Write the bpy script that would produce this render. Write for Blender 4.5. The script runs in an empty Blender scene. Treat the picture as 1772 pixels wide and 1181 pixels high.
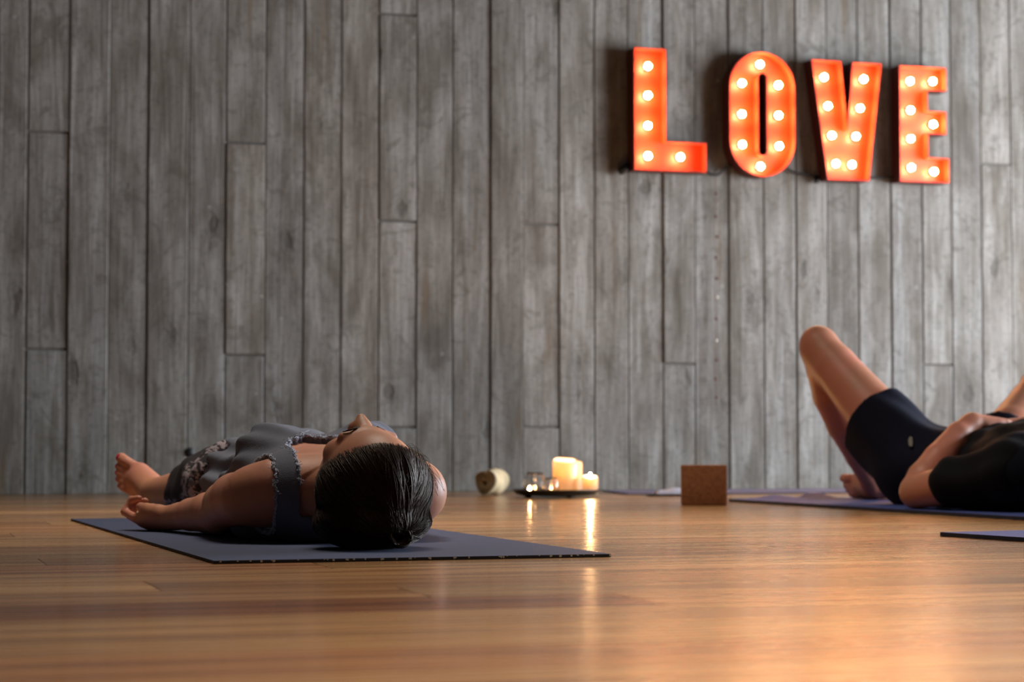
import bpy, math, random
import numpy as np
from mathutils import Vector, Matrix
from mathutils.geometry import tessellate_polygon
random.seed(7)
RNG = np.random.default_rng(7)
scn = bpy.context.scene
COL = scn.collection

# ------------------------------------------------------------------ helpers
def link(o, parent=None):
    COL.objects.link(o)
    if parent is not None:
        o.parent = parent
    return o

def mesh_obj(name, V, F, mat, parent=None, smooth=False, origin=None):
    V = np.asarray(V, dtype=float)
    if origin is not None:
        V = V - np.asarray(origin, dtype=float)
    me = bpy.data.meshes.new(name)
    me.from_pydata(V.tolist() if hasattr(V, 'tolist') else V, [], [list(f) for f in F])
    me.update()
    if smooth:
        me.polygons.foreach_set('use_smooth', [True] * len(me.polygons))
    if mat is not None:
        me.materials.append(mat)
    o = bpy.data.objects.new(name, me)
    link(o, parent)
    if origin is not None:
        o.location = origin
    return o

def tag(o, label=None, cat=None, group=None, kind=None):
    if label: o['label'] = label
    if cat: o['category'] = cat
    if group: o['group'] = group
    if kind: o['kind'] = kind
    return o

def empty(name, loc, label, cat, group=None, rz=0):
    o = bpy.data.objects.new(name, None)
    o.empty_display_size = .05
    COL.objects.link(o)
    o.location = loc
    o.rotation_euler = (0, 0, rz)
    return tag(o, label, cat, group)

class MB:
    def __init__(s): s.v = []; s.f = []
    def add(s, V, F):
        n = len(s.v)
        s.v += [tuple(map(float, p)) for p in V]
        s.f += [tuple(int(i) + n for i in f) for f in F]
    def box(s, a, b):
        x0, y0, z0 = a; x1, y1, z1 = b
        s.add([(x0,y0,z0),(x1,y0,z0),(x1,y1,z0),(x0,y1,z0),(x0,y0,z1),(x1,y0,z1),(x1,y1,z1),(x0,y1,z1)],
              [(0,3,2,1),(4,5,6,7),(0,1,5,4),(1,2,6,5),(2,3,7,6),(3,0,4,7)])
    def lathe(s, prof, c=(0,0,0), n=32, wob=None):
        V = []; F = []
        m = len(prof)
        for i in range(n):
            a = 2*math.pi*i/n
            for j, (r, z) in enumerate(prof):
                dz = wob(a, j) if wob else 0
                V.append((c[0]+r*math.cos(a), c[1]+r*math.sin(a), c[2]+z+dz))
        for i in range(n):
            k = (i+1) % n
            for j in range(m-1):
                F.append((i*m+j, k*m+j, k*m+j+1, i*m+j+1))
        if prof[0][0] > 1e-6: F.append(tuple(i*m for i in reversed(range(n))))
        if prof[-1][0] > 1e-6: F.append(tuple(i*m+m-1 for i in range(n)))
        s.add(V, F)
    def sphere(s, c, r, n=12, m=8):
        if not hasattr(r, '__len__'): r = (r, r, r)
        V = [(c[0], c[1], c[2]-r[2])]
        for j in range(1, m):
            t = -math.pi/2 + math.pi*j/m
            for i in range(n):
                a = 2*math.pi*i/n
                V.append((c[0]+r[0]*math.cos(t)*math.cos(a), c[1]+r[1]*math.cos(t)*math.sin(a), c[2]+r[2]*math.sin(t)))
        V.append((c[0], c[1], c[2]+r[2]))
        F = [(0, 1+(i+1) % n, 1+i) for i in range(n)]
        for j in range(m-2):
            for i in range(n):
                k = (i+1) % n
                F.append((1+j*n+i, 1+j*n+k, 1+(j+1)*n+k, 1+(j+1)*n+i))
        L = len(V)-1; b = 1+(m-2)*n
        F += [(L, b+i, b+(i+1) % n) for i in range(n)]
        s.add(V, F)
    def tube(s, pts, r, n=6, cap=True):
        pts = [Vector(p) for p in pts]
        m = len(pts)
        rs = r if hasattr(r, '__len__') else [r]*m
        V = []; F = []
        up = Vector((0, 0, 1))
        for i, p in enumerate(pts):
            t = (pts[min(i+1, m-1)] - pts[max(i-1, 0)]).normalized()
            a = t.cross(up)
            if a.length < .05: a = t.cross(Vector((1, 0, 0)))
            a.normalize(); b = a.cross(t)
            for k in range(n):
                q = 2*math.pi*k/n
                V.append(p + (a*math.cos(q) + b*math.sin(q))*rs[i])
        for i in range(m-1):
            for k in range(n):
                l = (k+1) % n
                F.append((i*n+k, i*n+l, (i+1)*n+l, (i+1)*n+k))
        if cap:
            F.append(tuple(range(n))[::-1]); F.append(tuple((m-1)*n+k for k in range(n)))
        s.add(V, F)
    def build(s, name, mat, parent=None, smooth=False, origin=None):
        return mesh_obj(name, s.v, s.f, mat, parent, smooth, origin)

def smooth_path(pts, n=8):
    """Catmull-Rom through the points"""
    P = [Vector(p) for p in pts]
    P = [P[0]*2-P[1]] + P + [P[-1]*2-P[-2]]
    out = []
    for i in range(1, len(P)-2):
        a, b, c, d = P[i-1], P[i], P[i+1], P[i+2]
        for k in range(n):
            t = k/n
            out.append(.5*((2*b)+(c-a)*t+(2*a-5*b+4*c-d)*t*t+(-a+3*b-3*c+d)*t**3))
    out.append(P[-2])
    return out

# ------------------------------------------------------------------ materials
class NT:
    def __init__(s, name):
        s.m = bpy.data.materials.new(name); s.m.use_nodes = True
        s.t = s.m.node_tree; s.n = s.t.nodes; s.l = s.t.links
        s.bsdf = s.n['Principled BSDF']; s.out = s.n['Material Output']
    def node(s, typ, **kw):
        nd = s.n.new(typ)
        for k, v in kw.items(): setattr(nd, k, v)
        return nd
    def set(s, sock, v):
        if hasattr(v, 'is_output'): s.l.new(v, sock)
        elif v is not None: sock.default_value = v
    def math(s, op, a, b=None, c=None, clamp=False):
        nd = s.node('ShaderNodeMath', operation=op); nd.use_clamp = clamp
        s.set(nd.inputs[0], a); s.set(nd.inputs[1], b)
        if c is not None: s.set(nd.inputs[2], c)
        return nd.outputs[0]
    def mix(s, f, a, b, mode='MIX'):
        nd = s.node('ShaderNodeMix', data_type='RGBA', blend_type=mode)
        s.set(nd.inputs[0], f); s.set(nd.inputs[6], a); s.set(nd.inputs[7], b)
        return nd.outputs[2]
    def ramp(s, f, pts):
        nd = s.node('ShaderNodeValToRGB')
        els = nd.color_ramp.elements
        while len(els) < len(pts): els.new(.5)
        for e, (p, c) in zip(els, pts):
            e.position = p; e.color = c if len(c) == 4 else (*c, 1)
        s.set(nd.inputs[0], f)
        return nd.outputs[0]
    def smooth(s, v, a, b):
        nd = s.node('ShaderNodeMapRange', interpolation_type='SMOOTHSTEP')
        s.set(nd.inputs[0], v); nd.inputs[1].default_value = a; nd.inputs[2].default_value = b
        return nd.outputs[0]
    def coord(s, scale=(1,1,1), src=None):
        if src is None:
            src = s.node('ShaderNodeTexCoord').outputs['Object']
        mp = s.node('ShaderNodeMapping'); mp.inputs['Scale'].default_value = scale
        s.l.new(src, mp.inputs[0])
        return mp.outputs[0]
    def noise(s, vec, scale=1, detail=4, rough=.55, dist=0):
        nd = s.node('ShaderNodeTexNoise')
        s.set(nd.inputs['Vector'], vec); nd.inputs['Scale'].default_value = scale
        nd.inputs['Detail'].default_value = detail; nd.inputs['Roughness'].default_value = rough
        nd.inputs['Distortion'].default_value = dist
        return nd.outputs[0]
    def bump(s, h, strength=.3, dist=.01):
        nd = s.node('ShaderNodeBump'); nd.inputs['Strength'].default_value = strength
        nd.inputs['Distance'].default_value = dist
        s.set(nd.inputs['Height'], h)
        s.l.new(nd.outputs[0], s.bsdf.inputs['Normal'])
        return nd
    def p(s, **kw):
        for k, v in kw.items():
            s.set(s.bsdf.inputs[k.replace('_', ' ')], v)
        return s

def plain(name, col, rough=.6, **kw):
    t = NT(name)
    t.p(Base_Color=(*col, 1), Roughness=rough, **kw)
    return t.m

def mat_cloth(name, col, col2=None, fold=0, rough=.9):
    t = NT(name)
    n = t.noise(t.coord(), 14, 4)
    c = t.mix(n, (*col, 1), (*(col2 or [x*.7 for x in col]), 1))
    t.p(Base_Color=c, Roughness=rough)
    t.bsdf.inputs['Specular IOR Level'].default_value = .18
    h = t.math('ADD', t.math('MULTIPLY', t.noise(t.coord(), 420, 2), .3), t.noise(t.coord((9, 22, 22)), 1, 3, .5, .6))
    t.bump(h, .35, .006)
    return t.m

def mat_skin(name, col, red):
    t = NT(name)
    n = t.noise(t.coord(), 9, 3)
    c = t.mix(t.smooth(n, .35, .7), (*col, 1), (*red, 1))
    t.p(Base_Color=c, Roughness=.48)
    t.bsdf.inputs['Subsurface Weight'].default_value = .12
    t.bsdf.inputs['Subsurface Radius'].default_value = (1, .35, .2)
    t.bsdf.inputs['Subsurface Scale'].default_value = .006
    t.bsdf.inputs['Specular IOR Level'].default_value = .4
    t.bump(t.noise(t.coord(), 160, 3), .12, .002)
    return t.m

def mat_concrete():
    t = NT('board_formed_concrete')
    at = t.node('ShaderNodeAttribute', attribute_name='tone')
    sep = t.node('ShaderNodeSeparateColor'); t.l.new(at.outputs[0], sep.inputs[0])
    tone, rnd, hue = sep.outputs
    src = t.node('ShaderNodeTexCoord').outputs['Object']
    # every board gets its own slice of the noise
    off = t.node('ShaderNodeCombineXYZ')
    t.set(off.inputs[0], t.math('MULTIPLY', rnd, 17.0)); t.set(off.inputs[1], t.math('MULTIPLY', rnd, 31.0)); t.set(off.inputs[2], t.math('MULTIPLY', rnd, 9.0))
    va = t.node('ShaderNodeVectorMath', operation='ADD'); t.l.new(src, va.inputs[0]); t.l.new(off.outputs[0], va.inputs[1])
    v = va.outputs[0]
    grain = t.noise(t.coord((26, 26, 1.6), v), 1, 5, .6, .8)
    fine = t.noise(t.coord((120, 120, 7), v), 1, 3, .6)
    blot = t.noise(t.coord((8, 8, 3.2), v), 1, 5, .62, .8)
    band = t.noise(t.coord((16, 16, .35), v), 1, 2, .4)
    big = t.noise(src, .9, 3, .5)
    mott = t.noise(src, 55, 4, .65)
    # knots: distorted cells stretched along the board
    vo = t.node('ShaderNodeTexVoronoi'); vo.inputs['Scale'].default_value = 1
    t.l.new(t.coord((7.5, 7.5, 3.4), v), vo.inputs['Vector'])
    nz = t.noise(t.coord((14, 14, 11), v), 1, 3, .6)
    kd = t.math('ADD', vo.outputs['Distance'], t.math('MULTIPLY', t.math('SUBTRACT', nz, .5), .55))
    knot = t.math('SUBTRACT', 1, t.smooth(kd, .03, .16))
    halo = t.math('SUBTRACT', 1, t.smooth(kd, .12, .42))
    ring = t.math('MULTIPLY', halo, t.math('ABSOLUTE', t.math('SINE', t.math('MULTIPLY', kd, 34))))
    base = t.ramp(t.math('ADD', t.math('MULTIPLY', grain, .45), t.math('MULTIPLY', blot, .55)),
                  [(.32, (.100, .082, .062)), (.44, (.182, .160, .133)), (.53, (.262, .243, .214)), (.66, (.382, .364, .335))])
    c = t.mix(t.math('MULTIPLY', t.smooth(band, .55, .68), .30), base, (.40, .395, .385, 1))
    c = t.mix(t.math('MULTIPLY', t.smooth(fine, .45, .7), .42), c, (.12, .105, .09, 1))
    c = t.mix(t.math('MULTIPLY', t.smooth(mott, .50, .72), .50), c, (.10, .092, .08, 1))
    c = t.mix(t.math('MULTIPLY', knot, .55), c, (.07, .058, .046, 1))
    c = t.mix(t.math('MULTIPLY', ring, .42), c, (.10, .088, .072, 1))
    sm = t.noise(t.coord((11, 11, 13), v), 1, 3, .55, 1.4)
    c = t.mix(t.math('MULTIPLY', t.smooth(sm, .57, .68), .42), c, (.105, .088, .068, 1))
    # brown leak stains
    st = t.math('MULTIPLY', t.smooth(t.noise(t.coord((24, 24, 1.6), v), 1, 2, .5), .62, .74), t.smooth(big, .45, .6))
    c = t.mix(t.math('MULTIPLY', st, .60), c, (.17, .11, .055, 1))
    # small lime spots
    sp = t.node('ShaderNodeTexVoronoi'); sp.inputs['Scale'].default_value = 7.5; t.l.new(src, sp.inputs['Vector'])
    c = t.mix(t.math('MULTIPLY', t.math('SUBTRACT', 1, t.smooth(sp.outputs['Distance'], .03, .06)), .4), c, (.5, .49, .45, 1))
    tn = t.node('ShaderNodeCombineColor')
    for i in range(3): t.set(tn.inputs[i], tone)
    c = t.mix(1.0, c, tn.outputs[0], 'MULTIPLY')
    c = t.mix(t.math('MULTIPLY', hue, .16), c, t.mix(1.0, c, (1.12, .96, .80, 1), 'MULTIPLY'))
    t.p(Base_Color=c, Roughness=.78)
    t.bsdf.inputs['Specular IOR Level'].default_value = .3
    h = t.math('ADD', t.math('MULTIPLY', grain, .8), t.math('ADD', t.math('MULTIPLY', fine, .3), t.math('MULTIPLY', knot, -.7)))
    t.bump(h, .55, .006)
    return t.m

def mat_floor():
    t = NT('polished_hardwood_floor')
    at = t.node('ShaderNodeAttribute', attribute_name='tone')
    sep = t.node('ShaderNodeSeparateColor'); t.l.new(at.outputs[0], sep.inputs[0])
    tone, rnd, hue = sep.outputs
    src = t.node('ShaderNodeTexCoord').outputs['Object']
    off = t.node('ShaderNodeCombineXYZ')
    t.set(off.inputs[0], t.math('MULTIPLY', rnd, 23.0)); t.set(off.inputs[1], t.math('MULTIPLY', rnd, 11.0))
    va = t.node('ShaderNodeVectorMath', operation='ADD'); t.l.new(src, va.inputs[0]); t.l.new(off.outputs[0], va.inputs[1])
    v = va.outputs[0]
    g1 = t.noise(t.coord((1.3, 26, 26), v), 1, 5, .6, .9)
    g2 = t.noise(t.coord((5, 130, 130), v), 1, 4, .6)
    c = t.ramp(g1, [(.28, (.20, .090, .032)), (.43, (.36, .185, .070)), (.56, (.50, .28, .115)), (.72, (.64, .39, .18))])
    c = t.mix(t.math('MULTIPLY', t.smooth(g2, .5, .72), .35), c, (.16, .075, .03, 1))
    red = t.mix(1.0, c, (.86, .56, .45, 1), 'MULTIPLY')
    c = t.mix(hue, c, red)
    tn = t.node('ShaderNodeCombineColor')
    for i in range(3): t.set(tn.inputs[i], tone)
    c = t.mix(1.0, c, tn.outputs[0], 'MULTIPLY')
    # gum veins: short dark streaks along the grain
    gv = t.noise(t.coord((3.2, 60, 60), v), 1, 2, .5, .4)
    gm = t.noise(t.coord((1.1, 5, 5), v), 1.7, 2, .5)
    vein = t.math('MULTIPLY', t.smooth(gv, .70, .76), t.smooth(gm, .50, .60))
    c = t.mix(t.math('MULTIPLY', vein, .85), c, (.035, .018, .01, 1))
    t.p(Base_Color=c)
    rg = t.math('ADD', .21, t.math('MULTIPLY', g1, .12))
    t.set(t.bsdf.inputs['Roughness'], rg)
    t.bsdf.inputs['Specular IOR Level'].default_value = .30
    t.bsdf.inputs['Coat Weight'].default_value = .14
    t.bsdf.inputs['Coat Roughness'].default_value = .085
    h = t.math('ADD', t.math('MULTIPLY', g2, .25), t.noise(t.coord((1.2, 7, 1), src), 1, 2, .5))
    t.bump(h, .02, .004)
    return t.m

M = {}
M['concrete'] = mat_concrete()
M['floor'] = mat_floor()
M['dark_paint'] = plain('dark_wall_paint', (.055, .052, .05), .8)
M['joint'] = plain('concrete_joint', (.16, .145, .125), .95)
M['skin_f'] = mat_skin('woman_skin', (.50, .235, .135), (.56, .235, .16))
M['skin_m'] = mat_skin('man_skin', (.47, .20, .115), (.55, .20, .13))
M['lips'] = plain('lips', (.42, .12, .10), .4)
M['nail'] = plain('red_nail_polish', (.55, .015, .06), .25)
M['top'] = mat_cloth('washed_grey_cotton', (.17, .19, .245), (.10, .105, .13))
M['fringe'] = plain('frayed_threads', (.42, .46, .56), .9)
M['black_cloth'] = mat_cloth('black_cotton', (.005, .005, .0075))
M['navy_cloth'] = mat_cloth('navy_shorts_cotton', (.007, .008, .020))
M['logo'] = plain('pale_print', (.20, .19, .155), .7)
M['mat'] = None
def mat_yoga(name, a, b):
    t = NT(name)
    n = t.noise(t.coord(), 60, 3)
    t.p(Base_Color=t.mix(n, (*a, 1), (*b, 1)), Roughness=.62)
    t.bsdf.inputs['Specular IOR Level'].default_value = .35
    t.bump(t.noise(t.coord(), 700, 2), .25, .001)
    return t.m
M['mat'] = mat_yoga('slate_blue_mat_rubber', (.058, .078, .155), (.042, .056, .115))
M['mat_blue'] = mat_yoga('blue_mat_rubber', (.065, .095, .30), (.05, .07, .22))
M['mat_purple'] = mat_yoga('lilac_mat_rubber', (.20, .17, .26), (.16, .14, .21))
M['mat_edge'] = plain('mat_edge_foam', (.012, .014, .026), .7)
M['speck'] = plain('pale_speck', (.5, .5, .5), .8)

def mat_hair():
    t = NT('dark_brown_hair')
    n = t.noise(t.coord((30, 30, 30)), 1, 3)
    t.p(Base_Color=t.mix(n, (.006, .0028, .0019, 1), (.034, .015, .0085, 1)), Roughness=.48)
    t.bsdf.inputs['Specular Tint'].default_value = (1, .72, .52, 1)
    t.bsdf.inputs['Specular IOR Level'].default_value = .27
    return t.m
M['hair'] = mat_hair()

def mat_pants():
    t = NT('ikat_print_black_trousers')
    src = t.node('ShaderNodeTexCoord').outputs['Object']
    n = t.noise(t.coord((120, 10, 95), src), 1, 3, .6, .2)
    m = t.noise(t.coord((5, 5, 5), src), 1, 2, .5)
    pat = t.math('MULTIPLY', t.smooth(n, .45, .58), t.smooth(m, .30, .42))
    sx = t.node('ShaderNodeSeparateXYZ'); t.l.new(src, sx.inputs[0])
    # woven bands across the leg: printed, plain black, printed cuff
    y = sx.outputs[1]; z = sx.outputs[2]
    plainband = t.math('MULTIPLY', t.smooth(y, 1.33, 1.36), t.smooth(z, .052, .060))
    pat = t.math('MULTIPLY', pat, t.math('SUBTRACT', 1, plainband))
    c = t.mix(pat, (.010, .006, .010, 1), (.36, .31, .34, 1))
    t.p(Base_Color=c, Roughness=.85)
    t.bump(t.noise(t.coord((12, 20, 20), src), 1, 3), .4, .008)
    return t.m
M['pants'] = mat_pants()
M['orange'] = plain('orange_enamel', (.44, .037, .008), .45)
M['sign_side'] = plain('shade_painted_sign_side', (.10, .014, .006), .6)  # shade on the unlit outer sides, painted into the colour
M['black_plastic'] = plain('black_plastic', (.01, .01, .01), .45)
M['tray'] = plain('black_iron_tray', (.012, .010, .010), .35)
M['thread'] = plain('red_brown_thread', (.22, .12, .09), .8)
M['bead_dark'] = plain('dark_red_glass_bead', (.14, .05, .035), .25)
M['bead_clear'] = plain('clear_glass_bead', (.75, .68, .58), .12)
M['towel'] = mat_cloth('cream_terry', (.62, .54, .36), (.45, .36, .20))
M['white_cloth'] = mat_cloth('white_cotton', (.75, .76, .86), (.62, .63, .75))

def mat_emit(name, col, st):
    m = bpy.data.materials.new(name); m.use_nodes = True
    t = m.node_tree; t.nodes.clear()
    e = t.nodes.new('ShaderNodeEmission'); e.inputs[0].default_value = (*col, 1); e.inputs[1].default_value = st
    o = t.nodes.new('ShaderNodeOutputMaterial'); t.links.new(e.outputs[0], o.inputs[0])
    return m
M['bulb'] = mat_emit('lit_bulb', (1, .54, .23), 270)
M['flame'] = mat_emit('candle_flame', (1, .56, .24), 2900)
M['tea_flame'] = mat_emit('tealight_flame', (1, .52, .20), 520)

def mat_wax():
    t = NT('ivory_wax')
    tr = t.node('ShaderNodeBsdfTranslucent'); tr.inputs[0].default_value = (1, .82, .58, 1)
    mx = t.node('ShaderNodeMixShader'); mx.inputs[0].default_value = .78
    t.p(Base_Color=(.86, .74, .58, 1), Roughness=.5)
    t.l.new(t.bsdf.outputs[0], mx.inputs[1]); t.l.new(tr.outputs[0], mx.inputs[2])
    t.l.new(mx.outputs[0], t.out.inputs[0])
    return t.m
M['wax'] = mat_wax()
def mat_glass():
    t = NT('clear_votive_glass')
    t.p(Base_Color=(.98, .96, .94, 1), Roughness=.04, IOR=1.45)
    t.bsdf.inputs['Transmission Weight'].default_value = 1
    return t.m
M['glass'] = mat_glass()
def mat_cork():
    t = NT('brown_cork_block')
    n = t.noise(t.coord(), 120, 4, .7)
    t.p(Base_Color=t.mix(t.smooth(n, .35, .7), (.36, .145, .055, 1), (.22, .085, .036, 1)), Roughness=.8)
    t.bump(n, .3, .002)
    return t.m
M['cork'] = mat_cork()

# ------------------------------------------------------------------ room
def board_mesh(name, quads, mat, bevel, flip=None, parent=None):
    """quads: (a0,a1,b0,b1,depth,tone,rnd,hue); builds raised boards with chamfered edges"""
    V = []; F = []; C = []
    for (p, tn) in quads:
        n = len(V); V += p[0]
        F += [tuple(n+i for i in f) for f in p[1]]
        C += [tn]*len(p[0])
    me = bpy.data.meshes.new(name); me.from_pydata(V, [], F); me.update()
    ca = me.color_attributes.new('tone', 'FLOAT_COLOR', 'POINT')
    ca.data.foreach_set('color', np.array([(*c, 1) for c in C], dtype=np.float32).ravel())
    me.materials.append(mat)
    o = bpy.data.objects.new(name, me); link(o, parent)
    return o

WY = 7.22
def wall_boards():
    xs = [-.018, .117, .251, .449-.065, .449, .586, .721, .851, .991, 1.12, 1.256, 1.393, 1.526, 1.661, 1.797, 1.93, 2.07, 2.193, 2.33, 2.463,
          2.596, 2.731, 2.856, 2.991, 3.13, 3.261, 3.389, 3.52, 3.655, 3.786, 3.911, 4.04, 4.17]
    xs.remove(.449-.065); xs.insert(3, .35)
    xs = sorted(xs)
    while xs[0] > -3.4: xs.insert(0, xs[0]-.133)
    while xs[-1] < 6.0: xs.append(xs[-1]+.131)
    joints = {.449: [1.224, .488], 1.12: [1.213, .476], 1.661: [.957, 1.695, .228], 2.193: [.963, .229], 2.731: [.463], 3.786: [.47], 4.04: [1.25]}
    quads = []
    g = .0013; ch = .0030
    for i in range(len(xs)-1):
        a, b = xs[i]+g*random.choice((.4, .9, 1.6)), xs[i+1]-g*random.choice((.4, .9, 1.6))
        js = joints.get(round(xs[i], 3))
        if js is None:
            js = [] if .2 < xs[i] < 4.2 else [random.uniform(.3, 2.0)]
        if .2 < xs[i] < 4.2: js = list(js) + [random.uniform(2.0, 2.8)]
        zs = [0] + sorted(js) + [3.0]
        for k in range(len(zs)-1):
            z0 = zs[k]+(.003 if k else 0); z1 = zs[k+1]-.003
            d = random.uniform(-.004, .004)
            y = WY+d
            P = [(a, y+.012, z0), (b, y+.012, z0), (b, y+.012, z1), (a, y+.012, z1),
                 (a+.0004, y+ch, z0), (b-.0004, y+ch, z0), (b-.0004, y+ch, z1), (a+.0004, y+ch, z1),
                 (a+ch, y, z0+ch), (b-ch, y, z0+ch), (b-ch, y, z1-ch), (a+ch, y, z1-ch)]
            Fs = [(8, 9, 10, 11)]
            for q in range(4):
                r = (q+1) % 4
                Fs += [(q, r, 4+r, 4+q), (4+q, 4+r, 8+r, 8+q)]
            t = random.gauss(.95, .09)
            quads.append(((P, Fs), (t, random.random(), random.random()**2)))
    o = board_mesh('wall_far', quads, M['concrete'], 0)
    tag(o, 'grey concrete wall with the print of vertical boards', None, None, 'structure')
    m = MB(); m.box((-3.4, WY+.009, 0), (6.0, WY+.2, 3.0))
    j = m.build('joint_backing', M['joint'], o)
wall_boards()

def floor_boards():
    W = .187
    y1 = 2.148   # a seam measured on the dark board
    rows = []
    y = y1
    while y > -2.2: y -= W
    quads = []
    while y < WY:
        yb = y+W
        mid = (y+yb)/2
        xs = [-3.4]
        x = -3.4 + random.uniform(.3, 2.2)
        cuts = []
        while x < 6.0:
            cuts.append(x); x += random.uniform(1.6, 3.4)
        special = {}
        if abs(y-y1) < .01:
            cuts = [-2.4, .815, 3.3]; special = {1: (.66, .9)}
        elif abs(y-(y1+2*W)) < .01:
            cuts = [-1.9, .318, 2.9]; special = {1: (1.5, 0.0)}
        xs = [-3.4]+cuts+[6.0]
        for k in range(len(xs)-1):
            a, b = xs[k]+.0003, xs[k+1]-.0003
            ya, yc = y+.0003, yb-.0003
            e = .0008
            P = [(a, ya, -.0015), (b, ya, -.0015), (b, yc, -.0015), (a, yc, -.0015), (a+e, ya+e, 0), (b-e, ya+e, 0), (b-e, yc-e, 0), (a+e, yc-e, 0)]
            Fs = [(4, 5, 6, 7)]+[(q, (q+1) % 4, 4+(q+1) % 4, 4+q) for q in range(4)]
            t = random.gauss(1.0, .17); h = max(0, random.gauss(.15, .3))
            if k in special: t, h = special[k]
            quads.append(((P, Fs), (max(.62, min(1.35 if k not in special else 1.6, t)), random.random(), min(1, h))))
        y = yb
    o = board_mesh('floor', quads, M['floor'], 0)
    tag(o, 'polished warm brown hardwood board floor', None, None, 'structure')
    m = MB(); m.box((-3.4, -2.4, -.1), (6.0, WY+.2, -.0012)); m.build('subfloor', M['dark_paint'], o)
floor_boards()

def room():
    def s(name, a, b, mat=M['dark_paint']):
        m = MB(); m.box(a, b); return tag(m.build(name, mat), None, None, None, 'structure')
    s('ceiling', (-3.5, -2.4, 3.0), (6.1, WY+.2, 3.1))
    s('wall_left', (-3.5, -2.4, 0), (-3.4, WY+.2, 3.0))
    s('wall_near', (-3.5, -2.5, 0), (6.1, -2.4, 3.0))
    # right wall with a low wide window opening
    m = MB()
    y0, y1, z0, z1 = 3.3, 6.7, .12, 1.75
    m.box((6.0, -2.4, 0), (6.15, y0, 3.0)); m.box((6.0, y1, 0), (6.15, WY+.2, 3.0))
    m.box((6.0, y0, 0), (6.15, y1, z0)); m.box((6.0, y0, z1), (6.15, y1, 3.0))
    tag(m.build('wall_right', M['dark_paint']), None, None, None, 'structure')
    m = MB(); t = .04
    m.box((6.03, y0, z0), (6.12, y0+t, z1)); m.box((6.03, y1-t, z0), (6.12, y1, z1))
    m.box((6.03, y0+t, z0), (6.12, y1-t, z0+t)); m.box((6.03, y0+t, z1-t), (6.12, y1-t, z1))
    m.box((6.03, (y0+y1)/2-.02, z0+t), (6.12, (y0+y1)/2+.02, z1-t))
    tag(m.build('window_1', M['black_plastic']), None, None, None, 'structure')
    L = bpy.data.lights.new('daylight', 'AREA'); L.shape = 'RECTANGLE'
    L.size = y1-y0; L.size_y = z1-z0; L.energy = 500; L.color = (.80, .89, 1.0)
    o = bpy.data.objects.new('daylight', L); link(o)
    o.location = (6.25, (y0+y1)/2, (z0+z1)/2)
    d = Vector((-1, 0, -.02))
    o.rotation_euler = d.to_track_quat('-Z', 'Y').to_euler()
room()
def added_fill_light(loc, label, energy, col, spread):  # unseen fill light added under the ceiling, with a plain box above it
    m = MB(); m.box((-.6, -.15, -.03), (.6, .15, 0))
    root = empty('added_fill_light', loc, label, 'lamp')
    m.build('fill_housing', M['dark_paint'], root)
    L = bpy.data.lights.new('fill_light', 'AREA'); L.shape = 'RECTANGLE'; L.size = 1.2; L.size_y = .7
    L.energy = energy; L.color = col; L.spread = math.radians(spread)
    o = bpy.data.objects.new('fill_light', L); link(o, root); o.location = (0, 0, -.035)
added_fill_light((1.9, .9, 3.0), 'added fill light over the empty floor in front of the mats, outside the picture', 60, (1, .78, .56), 82)  # added to brighten the foreground floor without reaching the people
added_fill_light((1.1, 4.5, 3.0), 'added dim fill light above the lying woman, outside the picture', 19, (1, .86, .72), 84)  # added to lift the upper side of the woman

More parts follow.
